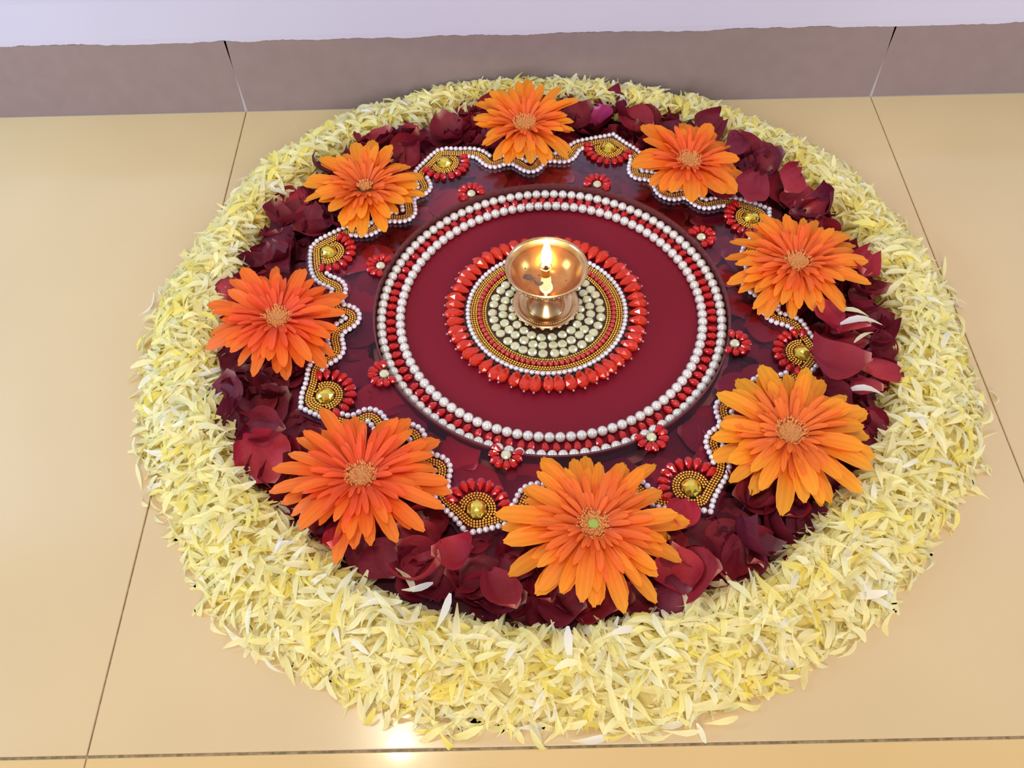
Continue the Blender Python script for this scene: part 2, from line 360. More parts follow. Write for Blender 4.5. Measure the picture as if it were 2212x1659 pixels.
# ------------------------------------------------------------------ shared bead meshes
def mk(name, vf, mats, smooth=True):
    b = MB(); b.add(*vf); return b.mesh(name, mats, smooth)
me_big = mk('large_pearl', sphere_vf(0.0375, 20, 12), [M_pearl])
me_small = mk('small_pearl', sphere_vf(0.0205, 16, 10), [M_pearls])
me_red = mk('red_bead', sphere_vf(0.0205, 14, 8), [M_redb])
me_drop = mk('crystal_drop', drop_vf(0.084, 0.060, 0.050), [M_drop], False)
me_fan = mk('fan_drop', drop_vf(0.090, 0.056, 0.048), [M_drop], False)
me_flow = mk('flower_drop', drop_vf(0.078, 0.054, 0.044), [M_drop], False)
b = MB(); b.add(*drop_vf(0.152, 0.097, 0.072)); vv, ff = sphere_vf(0.0085, 8, 6)
b.add([(x + 0.157, y, z + 0.030) for x, y, z in vv], ff, 1); me_large = b.mesh('large_drop', [M_dropo, M_clear], False)
me_kund = mk('kundan', lathe_vf([(0.028, 0), (0.0375, 0.008), (0.035, 0.020), (0.022, 0.031)], 10), [M_kund], False)
def gem_mesh(r):
    b = MB(); n = 8; v = []; f = []
    prof = [(r, 0.0), (r, 0.012), (r * 0.86, 0.034), (r * 0.55, 0.052), (r * 0.24, 0.060)]
    for k, (q, z) in enumerate(prof):
        for i in range(n):
            a = 2 * PI * (i + 0.5 * max(0, k - 1)) / n; v.append((q * math.cos(a), q * math.sin(a), z))
    for k in range(len(prof) - 1):
        for i in range(n):
            j = (i + 1) % n
            if k == 0: f.append((i, j, n + j, n + i))
            else: f += [(k * n + i, k * n + j, (k + 1) * n + i), (k * n + j, (k + 1) * n + j, (k + 1) * n + i)]
    f.append(tuple(range((len(prof) - 1) * n, len(prof) * n)))
    b.add(v, f); return b.mesh('gem', [M_gem], False)
me_gem = gem_mesh(0.070)
# icosahedron subdivided once for the tiny gold beads
def ico(r):
    t = (1 + 5 ** 0.5) / 2
    v = [(-1, t, 0), (1, t, 0), (-1, -t, 0), (1, -t, 0), (0, -1, t), (0, 1, t), (0, -1, -t), (0, 1, -t), (t, 0, -1), (t, 0, 1), (-t, 0, -1), (-t, 0, 1)]
    f = [(0, 11, 5), (0, 5, 1), (0, 1, 7), (0, 7, 10), (0, 10, 11), (1, 5, 9), (5, 11, 4), (11, 10, 2), (10, 7, 6), (7, 1, 8),
         (3, 9, 4), (3, 4, 2), (3, 2, 6), (3, 6, 8), (3, 8, 9), (4, 9, 5), (2, 4, 11), (6, 2, 10), (8, 6, 7), (9, 8, 1)]
    v = [Vector(p).normalized() for p in v]; c = {}; nf = []
    def mid(a, b):
        k = (min(a, b), max(a, b))
        if k not in c: v.append((v[a] + v[b]).normalized()); c[k] = len(v) - 1
        return c[k]
    for a, b_, d in f:
        x, y, z_ = mid(a, b_), mid(b_, d), mid(d, a)
        nf += [(a, x, z_), (b_, y, x), (d, z_, y), (x, y, z_)]
    return [p * r for p in v], nf
ico_v, ico_f = ico(0.0098)
def beads(name, pts, parent, material=None, size=1.0):
    b = MB()
    for p in pts: b.add([(q[0] * size + p[0], q[1] * size + p[1], q[2] * size + p[2]) for q in ico_v], ico_f)
    o = link(name, b.mesh(name, [material or M_gold]), parent); o['kind'] = 'stuff'; return o

# ------------------------------------------------------------------ maroon disc with pearls and central medallion
ZD = 0.125
disc = empty('beaded_disc', W(0, 0, 0))
tag(disc, 'round maroon disc ringed with pearls and red drops, in the middle of the flower rangoli', 'tray')
b = MB(); b.add(*lathe_vf([(1.330, 0.092), (1.337, 0.096), (1.337, 0.121), (1.332, ZD), (0.0005, ZD)], 160)); link('disc_plate', b.mesh('disc_plate', [M_disc], False), disc)
b = MB(); b.add(*lathe_vf([(1.18, 0.0), (1.20, 0.01), (1.20, 0.085), (1.18, 0.093)], 96)); link('disc_base', b.mesh('disc_base', [M_base]), disc)
n = 97
for i in range(n):
    a = 2 * PI * i / n; link('large_pearl', me_big, disc, (1.155 * math.cos(a), 1.155 * math.sin(a), ZD + 0.0375))
n = 109
for i in range(n):
    a = 2 * PI * i / n + 0.01; link('large_pearl', me_big, disc, (1.300 * math.cos(a), 1.300 * math.sin(a), ZD + 0.0375))
n = 97
for i in range(n):
    a = 2 * PI * (i + 0.5) / n + random.uniform(-.006, .006)
    link('red_drop', me_drop, disc, (1.183 * math.cos(a), 1.183 * math.sin(a), ZD), (0, 0, a + random.uniform(-.12, .12)))
MXo, MYo = -0.032, 0.004
med = link('medallion', None, disc, (MXo, MYo, ZD)) if False else None
b = MB(); b.add(*lathe_vf([(0.640, 0.0), (0.640, 0.014), (0.0005, 0.014)], 96)); med = link('medallion', b.mesh('medallion', [M_under], False), disc, (MXo, MYo, ZD))
ZM = 0.014
for i in range(54):
    a = 2 * PI * (i + 0.3) / 54 + random.uniform(-.012, .012)
    link('large_red_drop', me_large, med, (0.628 * math.cos(a), 0.628 * math.sin(a), ZM), (0, 0, a + random.uniform(-.07, .07)), (random.uniform(.94, 1.05),) * 3)
n = 95
for i in range(n):
    a = 2 * PI * i / n; link('small_pearl', me_small, med, (0.605 * math.cos(a), 0.605 * math.sin(a), ZM + 0.0205))
pts = []
for r in (0.578, 0.5595, 0.541, 0.4885, 0.470):
    k = int(2 * PI * r / 0.0195)
    pts += [(r * math.cos(2 * PI * i / k), r * math.sin(2 * PI * i / k), ZM + 0.0098) for i in range(k)]
beads('gold_beads', pts, med)
n = 77
for i in range(n):
    a = 2 * PI * i / n; link('red_bead', me_red, med, (0.515 * math.cos(a), 0.515 * math.sin(a), ZM + 0.0205))
for r, k, ph in ((0.416, 34, 0.0), (0.339, 28, 0.1), (0.262, 21, 0.05)):
    for i in range(k):
        a = ph + 2 * PI * i / k + random.uniform(-.02, .02); rr_ = r + random.uniform(-.004, .004)
        link('pale_stone', me_kund, med, (rr_ * math.cos(a), rr_ * math.sin(a), ZM), (random.uniform(-.12, .12), random.uniform(-.12, .12), random.uniform(0, 6)))

# ------------------------------------------------------------------ brass diya with oil, wick and flame
ZB = ZD + ZM
dy = empty('oil_lamp', W(-0.037, 0.050, ZB))
tag(dy, 'small lit brass oil lamp on a scalloped foot, centre of the maroon disc', 'oil lamp')
b = MB(); b.add(*lathe_vf([(0.195, 0.0), (0.222, 0.004), (0.226, 0.03), (0.252, 0.045), (0.254, 0.058), (0.248, 0.064), (0.214, 0.064), (0.208, 0.058), (0.19, 0.036), (0.15, 0.036)], 64)); link('foot', b.mesh('foot', [M_brass]), dy)
b = MB(); b.add(*lathe_vf([(0.150, 0.034), (0.135, 0.05), (0.090, 0.11), (0.062, 0.17), (0.056, 0.215), (0.09, 0.245)], 48)); link('stem', b.mesh('stem', [M_brass]), dy)
prof = [(0.09, 0.235), (0.16, 0.262), (0.215, 0.31), (0.262, 0.375), (0.278, 0.405), (0.284, 0.412), (0.286, 0.43), (0.292, 0.44), (0.306, 0.452), (0.308, 0.460), (0.303, 0.465), (0.292, 0.461), (0.280, 0.448), (0.268, 0.415), (0.235, 0.35), (0.17, 0.29), (0.10, 0.268), (0.0005, 0.262)]
b = MB(); b.add(*lathe_vf(prof, 72)); link('bowl', b.mesh('bowl', [M_brass]), dy)
b = MB(); vv, ff = sphere_vf(0.0085, 8, 6)
for i in range(44):
    a = 2 * PI * i / 44; b.add([(x + 0.288 * math.cos(a), y + 0.288 * math.sin(a), z + 0.424) for x, y, z in vv], ff)
link('rim_beading', b.mesh('rim_beading', [M_brass]), dy)
b = MB(); vv, ff = sphere_vf(0.024, 10, 6, 0.6)
for i in range(24):
    a = 2 * PI * (i + .5) / 24; b.add([(x + 0.240 * math.cos(a), y + 0.240 * math.sin(a), z + 0.044) for x, y, z in vv], ff)
vv, ff = sphere_vf(0.006, 6, 4)
for i in range(80):
    a = 2 * PI * i / 80; b.add([(x + 0.222 * math.cos(a), y + 0.222 * math.sin(a), z + 0.064) for x, y, z in vv], ff)
link('scalloped_edge', b.mesh('scalloped_edge', [M_brass]), dy)
b = MB(); b.add(*lathe_vf([(0.0005, 0.412), (0.2660, 0.412)], 64, False, False)); link('oil', b.mesh('oil', [M_oil]), dy)
b = MB(); b.add(*lathe_vf([(0.030, 0.265), (0.030, 0.425), (0.046, 0.444), (0.048, 0.450), (0.040, 0.450), (0.026, 0.436), (0.0005, 0.436)], 28)); link('wick_holder', b.mesh('wick_holder', [M_brass]), dy, (-0.005, 0.01, 0))
b = MB(); b.add(*lathe_vf([(0.012, 0.435), (0.013, 0.455), (0.009, 0.475), (0.002, 0.482)], 10)); link('wick', b.mesh('wick', [M_wick]), dy, (-0.002, 0.012, 0))
b = MB(); b.add(*lathe_vf([(0.006, 0.462), (0.022, 0.476), (0.036, 0.505), (0.040, 0.540), (0.035, 0.590), (0.025, 0.640), (0.012, 0.690), (0.002, 0.725)], 24)); link('flame', b.mesh('flame', [M_flame]), dy, (0.0, 0.016, 0))
def blob(r, n, seed, zt=0.004):
    q = random.Random(seed); rs = [r * q.uniform(0.55, 1.1) for _ in range(n)]
    v = [(rs[i] * math.cos(2 * PI * i / n), rs[i] * math.sin(2 * PI * i / n), 0) for i in range(n)] + [(0.6 * rs[i] * math.cos(2 * PI * i / n), 0.6 * rs[i] * math.sin(2 * PI * i / n), zt) for i in range(n)]
    f = [(i, (i + 1) % n, n + (i + 1) % n, n + i) for i in range(n)] + [tuple(range(n, 2 * n))]
    return v, f
for k, (x, y, r) in enumerate([(-0.140, -0.055, 0.040), (-0.105, -0.078, 0.026), (-0.060, -0.120, 0.032), (-0.155, 0.03, 0.010), (-0.052, -0.04, 0.011), (-0.088, -0.10, 0.009), (0.14, -0.10, 0.006)]):
    b = MB(); b.add(*blob(r, 11, k)); link('soot_fleck', b.mesh('soot_fleck', [M_soot]), dy, (x, y, 0.413))
lamp('flame_light', 'POINT', W(-0.035, 0.06, ZB + 0.60), 0.07, (1.0, 0.62, 0.25), 0.05)

# ------------------------------------------------------------------ clear star plate with bead border
def resample(pts, step, closed=True):
    if closed: pts = pts + [pts[0]]
    d = [0]
    for p, q in zip(pts, pts[1:]): d.append(d[-1] + math.hypot(q[0] - p[0], q[1] - p[1]))
    n = max(2, round(d[-1] / step)); out = []; j = 0
    for i in range(n + (0 if closed else 1)):
        t = d[-1] * i / n
        while j < len(d) - 2 and d[j + 1] < t: j += 1
        u = (t - d[j]) / max(1e-9, d[j + 1] - d[j])
        out.append((pts[j][0] + u * (pts[j + 1][0] - pts[j][0]), pts[j][1] + u * (pts[j + 1][1] - pts[j][1])))
    return out
def smooth(pts, it):
    n = len(pts)
    for _ in range(it): pts = [((pts[i - 1][0] + 2 * pts[i][0] + pts[(i + 1) % n][0]) / 4, (pts[i - 1][1] + 2 * pts[i][1] + pts[(i + 1) % n][1]) / 4) for i in range(n)]
    return pts
line = smooth(resample(STAR, 0.012), 5)
def offset(line, d):
    n = len(line); out = []
    for i in range(n):
        x0, y0 = line[i - 2]; x1, y1 = line[(i + 2) % n]
        l = math.hypot(x1 - x0, y1 - y0) or 1
        p = (line[i][0] + d * (y1 - y0) / l, line[i][1] - d * (x1 - x0) / l)     # counter-clockwise: + is outwards
        ok = True
        for k in range(-26, 27):
            q = line[(i + k) % n]
            if math.hypot(p[0] - q[0], p[1] - q[1]) < abs(d) * 0.965: ok = False; break
        if ok: out.append(p)
    return out
outer = []
raw = offset(line, 0.052)
for i, p in enumerate(raw):
    if all(math.hypot(p[0] - t[0], p[1] - t[1]) > 0.085 for t in TIPS): outer.append(p)
# put every point of the star back in, at the widest gap beside it
for t in TIPS:
    best = min(range(len(outer)), key=lambda i: math.hypot(outer[i][0] - t[0], outer[i][1] - t[1]) + math.hypot(outer[i - 1][0] - t[0], outer[i - 1][1] - t[1]) - 2 * math.hypot(outer[i][0] - outer[i - 1][0], outer[i][1] - outer[i - 1][1]))
    outer.insert(best, t)
outer_line = outer
ZP0, ZP = 0.203, 0.230
# radial outline of the plate a little outside the outer pearls
def ray_r(poly, a):
    ca, sa = math.cos(a), math.sin(a); best = 0
    for i in range(len(poly)):
        x0, y0 = poly[i - 1]; x1, y1 = poly[i]
        u0 = -sa * x0 + ca * y0; u1 = -sa * x1 + ca * y1
        if (u0 > 0) != (u1 > 0):
            t = u0 / (u0 - u1); r = ca * (x0 + t * (x1 - x0)) + sa * (y0 + t * (y1 - y0))
            best = max(best, r)
    return best
NR = 720
RAD = [ray_r(outer_line, 2 * PI * i / NR) for i in range(NR)]
RADP = [max(RAD[(i + k) % NR] for k in (-2, -1, 0, 1, 2)) + 0.026 for i in range(NR)]
def star_r(a): return RADP[int(round((a % (2 * PI)) / (2 * PI) * NR)) % NR]
plate = empty('star_plate', W(0, 0, 0))
tag(plate, 'clear wavy eight-pointed acrylic plate edged with pearls and gold beads, around the maroon disc', 'tray')
v = []; f = []
for i in range(NR):
    a = 2 * PI * i / NR; c_, s_ = math.cos(a), math.sin(a)
    for r, z_ in ((1.342, ZP0), (1.342, ZP), ((1.33 + RADP[i]) / 2, ZP), (RADP[i], ZP), (RADP[i], ZP0), ((1.33 + RADP[i]) / 2, ZP0)):
        v.append((r * c_, r * s_, z_))
for i in range(NR):
    a = 6 * i; c_ = 6 * ((i + 1) % NR)
    for k in range(6):
        l = (k + 1) % 6; f.append((a + k, c_ + k, c_ + l, a + l))
b = MB(); b.add(v, f); link('clear_sheet', b.mesh('clear_sheet', [M_plate], False), plate)
b = MB(); b.add(*lathe_vf([(1.342, 0.10), (1.342, ZP + 0.002), (1.356, ZP + 0.002), (1.356, 0.10), (1.342, 0.10)], 200, False, False)); link('hole_rim', b.mesh('hole_rim', [M_rim], False), plate)
for i in range(8):
    a = math.radians(49 + 45 * i); b = MB(); b.add(*lathe_vf([(0.05, 0.0), (0.05, ZP0)], 16))
    link('support_foot', b.mesh('support_foot', [M_base]), plate, (1.55 * math.cos(a), 1.55 * math.sin(a), 0))
# pearls
pearl_pts = []
seq = []
k0 = min(range(len(outer)), key=lambda i: min(math.hypot(outer[i][0] - t[0], outer[i][1] - t[1]) for t in TIPS[:1]))
outer = outer[k0:] + outer[:k0]
cuts = sorted(min(range(len(outer)), key=lambda i: math.hypot(outer[i][0] - t[0], outer[i][1] - t[1])) for t in TIPS)
for c0, c1 in zip(cuts, cuts[1:] + [len(outer)]):
    seg = outer[c0:c1] + ([outer[c1 % len(outer)]])
    pearl_pts += resample(seg, 0.0415, False)[:-1]
inner = offset(line, -0.052)
inner = resample(inner, 0.0415)
inner = [p for p in inner if all(math.hypot(p[0] - g[0], p[1] - g[1]) > 0.215 for g in GEMS)]
pearl_pts += inner
kept = []
for p in pearl_pts:
    if all(abs(p[0] - q[0]) > 0.033 or abs(p[1] - q[1]) > 0.033 or math.hypot(p[0] - q[0], p[1] - q[1]) > 0.034 for q in kept): kept.append(p)
kept.sort(key=lambda p: p[1])                # nearest to the photograph's viewpoint first
zs = ZP + 0.0205
for p in kept[:300]: link('small_pearl', me_small, plate, (p[0], p[1], zs))
b = MB(); vv, ff = sphere_vf(0.0205, 14, 8)
for p in kept[300:]: b.add([(x + p[0], y + p[1], z_ + zs) for x, y, z_ in vv], ff)
o = link('small_pearls', b.mesh('small_pearls', [M_pearls]), plate); o['kind'] = 'stuff'
# gold strands
gp = []
for d in (-0.0185, 0.0, 0.0185):
    l = offset(line, d) if d else line
    gp += resample(l, 0.0197)
grid = {}
def near(p, r):
    gx, gy = int(p[0] // 0.03), int(p[1] // 0.03)
    for i in (-1, 0, 1):
        for j in (-1, 0, 1):
            for q in grid.get((gx + i, gy + j), ()):
                if math.hypot(p[0] - q[0], p[1] - q[1]) < r: return True
    return False
gk = []
def addg(p, r):
    if not near(p, r): grid.setdefault((int(p[0] // 0.03), int(p[1] // 0.03)), []).append(p); gk.append(p)
for p in gp: addg(p, 0.0150)
beads('gold_beads', [(p[0], p[1], ZP + 0.0098) for p in gk], plate)
for gx, gy in GEMS:
    inw = math.atan2(-gy, -gx)
    o = link('medallion', me_gem, plate, (gx, gy, ZP), (0, 0, random.uniform(0, 6)))
    o['label'] = 'faceted yellow gem with gold beads and a fan of red drops'
    gk = []
    for r in (0.082, 0.1005, 0.119):
        k = int(2 * PI * r / 0.0197)
        for i in range(k):
            a = 2 * PI * i / k; addg((gx + r * math.cos(a), gy + r * math.sin(a)), 0.0165)
    ob = beads('gold_beads', [(p[0], p[1], ZP + 0.0098) for p in gk], plate)
    rz = o.rotation_euler.z; ob.parent = o
    ob.matrix_parent_inverse = (Matrix.Translation(o.location) @ Euler((0, 0, rz)).to_matrix().to_4x4()).inverted()
    for i in range(10):
        a = inw + math.radians(-83 + 166 * i / 9) ; r0 = 0.134
        d_ = link('red_drop', me_fan, o, (0, 0, 0), (0, 0, 0))
        d_.matrix_parent_inverse = ob.matrix_parent_inverse
        d_.location = Vector((gx + r0 * math.cos(a), gy + r0 * math.sin(a), ZP)) * S
        d_.rotation_euler = (0, 0, a + random.uniform(-.1, .1))
for gx, gy in FLOW:
    o = link('jewel_flower', me_kund, plate, (gx, gy, ZP), (0, 0, 0))
    o['label'] = 'small red crystal flower with a pale stone'
    a0 = math.atan2(gy, gx)
    for i in range(8):
        a = a0 + math.radians(-112 + 224 * i / 7) + random.uniform(-.05, .05)
        link('red_drop', me_flow, o, (0.042 * math.cos(a), 0.042 * math.sin(a), 0), (0, 0, a))

# ------------------------------------------------------------------ petals: shapes
def chrys_vf(q):
    n = 6; Ln = q.uniform(0.15, 0.25); Wd = q.uniform(0.034, 0.050); bend = q.uniform(-0.03, 0.04); cup = q.uniform(0.0, 0.32); tw = q.uniform(-.5, .5)
    v = []; f = []; side = q.uniform(-.035, .035)
    pr = [0.12, 0.40, 0.78, 1.0, 0.92, 0.34]
    for i in range(n):
        t = i / (n - 1); hw = Wd / 2 * pr[i]; zc = bend * 4 * t * (1 - t); yc = side * math.sin(PI * t); an = tw * t
        for s in (-1, 0, 1):
            y = s * hw; z_ = abs(s) * hw * cup * 2
            v.append(((t - 0.5) * Ln, yc + y * math.cos(an) - z_ * math.sin(an), zc + y * math.sin(an) + z_ * math.cos(an)))
    for i in range(n - 1):
        for s in (0, 1): a = 3 * i + s; f.append((a, a + 3, a + 4, a + 1))
    return v, f
qs = random.Random(11)
CH = [chrys_vf(qs) for _ in range(14)]
CHM = [mk('chrysanthemum_petal', vf, [M_chrys]) for vf in CH]
def rose_vf(q, flat=False):
    nu, nv = 8, 8; Ln = q.uniform(0.30, 0.40); Wd = Ln * q.uniform(0.80, 1.05)
    k = 0.25 if flat else 1.0
    cup = q.uniform(0.03, 0.11) * k; curl = q.uniform(-0.13, 0.08) * k; wav = q.uniform(0.008, 0.026) * k; fold = q.uniform(-0.16, 0.16) * k
    ph = q.uniform(0, 6); v = []; f = []
    for i in range(nu + 1):
        t = i / nu
        hw = Wd / 2 * (math.sin(PI * min(1.0, (0.10 + 0.90 * t) ** 1.35 * 0.90 + 0.03))) ** 0.55
        hw *= (1 - 0.10 * max(0, (t - 0.8) / 0.2)) * min(1.0, 0.30 + 2.6 * t) ** 0.8
        for j in range(nv + 1):
            s = -1 + 2 * j / nv
            x = Ln * (t - 0.5) - Ln * 0.10 * s * s * (t - 0.3) * (1 if t > 0.3 else 0) + 0.012 * math.sin(7 * s + ph) * t * t
            y = hw * s
            z_ = cup * (s * s * 0.9 + (2 * t - 1) ** 2 * 0.7) + curl * max(0, (t - 0.65) / 0.35) ** 2 + wav * math.sin(6 * s + 5 * t + ph) * t + fold * s * abs(s) * t * 0.4
            v.append((x, y, z_))
    for i in range(nu):
        for j in range(nv):
            a = i * (nv + 1) + j; f.append((a, a + nv + 1, a + nv + 2, a + 1))
    return v, f
RO = [rose_vf(qs) for _ in range(16)]; ROF = [rose_vf(qs, True) for _ in range(6)]
ROM = [mk('rose_petal', vf, [M_rose]) for vf in RO]; ROFM = [mk('rose_petal', vf, [M_rose]) for vf in ROF]

# ------------------------------------------------------------------ gerberas
#  centre (x, y), height of the eye, mean radius, tilt (about x, about y), colour factor, eye kind, words
GER = [
 ((-0.150, 1.905), 0.42, 0.436, (5, 0), (1.0, 1.08, 1.0), 0, 'orange gerbera nearest the wall, in front of the pale garland'),
 ((1.205, 1.375), 0.42, 0.427, (3, 4), (1.0, 0.92, 1.0), 0, 'orange gerbera with broad upright petals, to the right of the gerbera nearest the wall'),
 ((1.870, 0.195), 0.42, 0.446, (6, -3), (1.0, 1.0, 1.0), 0, 'full dense orange gerbera at the right of the star plate, behind the yellow-orange one'),
 ((1.515, -1.330), 0.42, 0.475, (5, -4), (1.0, 1.25, 1.0), 0, 'yellow-orange gerbera at the front right of the star plate'),
 ((0.175, -1.970), 0.42, 0.504, (3, 2), (1.0, 1.10, 1.0), 1, 'large orange gerbera with a green eye at the front of the rangoli'),
 ((-1.290, -1.585), 0.42, 0.485, (-2, 2), (1.0, 0.72, 1.0), 0, 'deep orange gerbera with pointed petals at the front left of the star plate'),
 ((-2.010, -0.240), 0.42, 0.456, (4, 5), (1.0, 0.66, 1.0), 0, 'reddish orange gerbera at the far left, overlapping the pale garland'),
 ((-1.480, 1.150), 0.42, 0.417, (4, 0), (1.0, 1.12, 1.0), 2, 'small orange gerbera at the upper left, its eye closed over by petals'),
]
def ray_vf(q, Wd, bend, droop, notch=True, n=7):
    """ligule of unit length along +x"""
    v = []; f = []
    pr = [0.34, 0.60, 0.86, 1.0, 0.96, 0.72, 0.34]
    for i in range(n):
        t = (0, .2, .42, .62, .80, .93, 1.0)[i]; hw = Wd / 2 * pr[i]
        zc = bend * math.sin(PI * t * 0.8) - droop * t * t
        for j, s in enumerate((-1, -.45, 0, .45, 1)):
            x = t - (0.035 if (i == n - 1 and j in (1, 3)) else 0) * (0 if notch else 1) + (0.0 if i < n - 1 else (-0.025 if j in (0, 4) else (0.015 if j in (1, 3) else 0)))
            z_ = zc + hw * (0.22 * s * s) + (0.006 if j in (1, 3) else 0) * math.sin(PI * t)
            v.append((x, hw * s, z_))
    for i in range(n - 1):
        for j in range(4): a = 5 * i + j; f.append((a, a + 5, a + 6, a + 1))
    return v, f
OUTM = [mk('petal', ray_vf(qs, qs.uniform(0.20, 0.25), qs.uniform(0.06, 0.16), qs.uniform(0.0, 0.16)), [M_gerb]) for _ in range(8)]
INM = [mk('inner_petal', ray_vf(qs, qs.uniform(0.17, 0.23), qs.uniform(0.02, 0.15), qs.uniform(-.05, 0.12)), [M_gerbi]) for _ in range(5)]
for gi, ((gx, gy), gz, R, (tx, ty), fac, kind, words) in enumerate(GER):
    q = random.Random(100 + gi)
    g = empty('gerbera', W(gx, gy, gz), (math.radians(tx), math.radians(ty), 0))
    tag(g, words, 'flower', 'orange gerberas round the star plate')
    def ring(n, r0, length, spread, lift, z0, meshes, name, col, wid=1.0):
        ph = q.uniform(0, 6)
        for i in range(n):
            a = ph + 2 * PI * (i + q.uniform(-.55, .55)) / n
            Lk = length * (1 + q.uniform(-spread, spread * 0.7))
            el = math.radians(lift + (5 if gi in (0, 1, 7) else 0) + q.uniform(-9, 9))
            o = link(name, q.choice(meshes), g, (r0 * math.cos(a), r0 * math.sin(a), z0 + q.uniform(-.008, .008)),
                     (q.uniform(-.25, .25), -el, a + q.uniform(-.08, .08)), (Lk, Lk * wid * q.uniform(.85, 1.15), Lk))
            o.color = (*[c * q.uniform(.97, 1.03) for c in col], 1)
    outn = [30, 20, 34, 30, 32, 28, 26, 28][gi]; ww = [1.0, 1.45, .95, 1.15, 1.0, .9, .98, 1.15][gi]
    ring(outn, 0.07, R * 0.95, 0.20, 2, -0.035, OUTM, 'petal', (fac[0], fac[1] * 1.06, fac[2]), ww)
    ring(int(outn * .8), 0.07, R * 0.80, 0.20, 8, -0.015, OUTM, 'petal', fac, ww)
    ring([26, 24, 50, 46, 44, 38, 34, 42][gi], 0.07, R * 0.58, 0.22, 12, 0.004, INM, 'inner_petal', (1, fac[1] * 0.95, 1), 0.80)
    ring([22, 22, 38, 36, 34, 28, 22, 40][gi], 0.065, R * 0.34, 0.25, 24, 0.012, INM, 'inner_petal', (1, fac[1] * .95, 1), 1.0)
    b = MB(); b.add(*lathe_vf([(0.0005, -0.16), (0.03, -0.15), (0.075, -0.08), (0.085, -0.045), (0.07, -0.03)], 18)); link('calyx', b.mesh('calyx', [M_calyx]), g)
    er = 0.085 if kind != 2 else 0.045
    b = MB(); b.add(*lathe_vf([(er, -0.03), (er, 0.020), (er * 0.72, 0.034), (er * 0.4, 0.030), (0.0005, 0.026)], 20)); link('eye', b.mesh('eye', [M_eye]), g)
    if kind == 1:
        b = MB(); b.add(*lathe_vf([(0.040, 0.028), (0.036, 0.038), (0.018, 0.042), (0.0005, 0.038)], 18)); link('green_centre', b.mesh('green_centre', [M_eyeg]), g)
    b = MB(); vv, ff = lathe_vf([(0.006, 0.0), (0.0065, 0.02), (0.002, 0.034)], 5)
    nf = (230 if kind == 1 else 150) if kind != 2 else 60
    for i in range(nf):
        rr_ = er * (0.42 + 0.76 * q.random()) if kind == 1 else er * (0.25 + 0.92 * math.sqrt(q.random()))
        a = q.uniform(0, 2 * PI)
        T = Matrix.Translation((rr_ * math.cos(a), rr_ * math.sin(a), 0.016 + 0.006 * q.random())) @ Euler((0, q.uniform(0.1, .7), 0)).to_matrix().to_4x4()
        T = Matrix.Translation((rr_ * math.cos(a), rr_ * math.sin(a), 0.016)) @ Matrix.Rotation(a, 4, 'Z') @ Matrix.Rotation(q.uniform(0, .7) * rr_ / er, 4, 'Y')
        b.add(vv, ff, T=T)
    o = link('florets', b.mesh('florets', [M_floret]), g); o['kind'] = 'stuff'

# ------------------------------------------------------------------ rose petals between star plate and garland
NICK = ['wall gerbera', 'broad-petalled gerbera', 'dense gerbera', 'yellowish gerbera', 'green-eyed gerbera', 'deep orange gerbera', 'reddish gerbera', 'small gerbera']
ORD = ['', 'second ', 'third ', 'fourth ', 'fifth ', 'sixth ', 'seventh ', 'eighth ', 'ninth ', 'tenth ', 'eleventh ', 'twelfth ', 'thirteenth ', 'fourteenth ', 'fifteenth ', 'sixteenth ', 'seventeenth ', 'eighteenth ', 'nineteenth ', 'twentieth ']
LIST = {}
def enlist(o, key, x, y):
    s = sector(x, y); a = math.atan2(y, x)
    LIST.setdefault((key, s), []).append(((ga[s] - a) % (2 * PI), o))
ga = [math.atan2(p[0][1], p[0][0]) % (2 * PI) for p in GER]
def sector(x, y):
    a = math.atan2(y, x) % (2 * PI)
    for i in range(8):
        a0, a1 = ga[i], ga[(i + 1) % 8]            # clockwise from gerbera i to i+1
        if (a0 - a) % (2 * PI) <= (a0 - a1) % (2 * PI): return i
    return 0
RC = [((0.82, 0.9, 1.0), 'dark wine'), ((1.25, 1.1, 1.1), 'crimson'), ((0.62, .8, 1.1), 'blackish red'), ((1.65, 1.6, 1.4), 'bright red')]
def rose_at(x, y, z_, rot, meshes, q, sc_=1.0, label=None, col=None, word=None):
    o = link('rose_petal', q.choice(meshes), None, W(x, y, z_), rot, (sc_,) * 3)
    if col is None:
        col, word = RC[q.choices((0, 1, 2, 3), (5, 4, 3, 2))[0]]
    o.color = (*col, 1)
    if label: tag(o, label, 'petal')
    elif math.hypot(x, y) < star_r(math.atan2(y, x)) - 0.06: enlist(o, 'plate', x, y)
    else: enlist(o, word, x, y)
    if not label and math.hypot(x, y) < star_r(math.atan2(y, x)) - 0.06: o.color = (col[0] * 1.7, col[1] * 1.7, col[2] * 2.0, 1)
    return o
q = random.Random(21)
# petals under the clear plate, laid flat
cnt = 0; spots = []
while cnt < 64:
    a = q.uniform(0, 2 * PI); r = q.uniform(1.42, star_r(a) - 0.10)
    if any(math.hypot(r * math.cos(a) - p[0], r * math.sin(a) - p[1]) < 0.17 for p in spots) and q.random() < .93: continue
    spots.append((r * math.cos(a), r * math.sin(a)))
    rose_at(r * math.cos(a), r * math.sin(a), 0.075 + 0.07 * q.random(), (q.uniform(-.1, .1), q.uniform(-.1, .1), q.uniform(0, 6.28)), ROFM, q, 1.0)
    cnt += 1
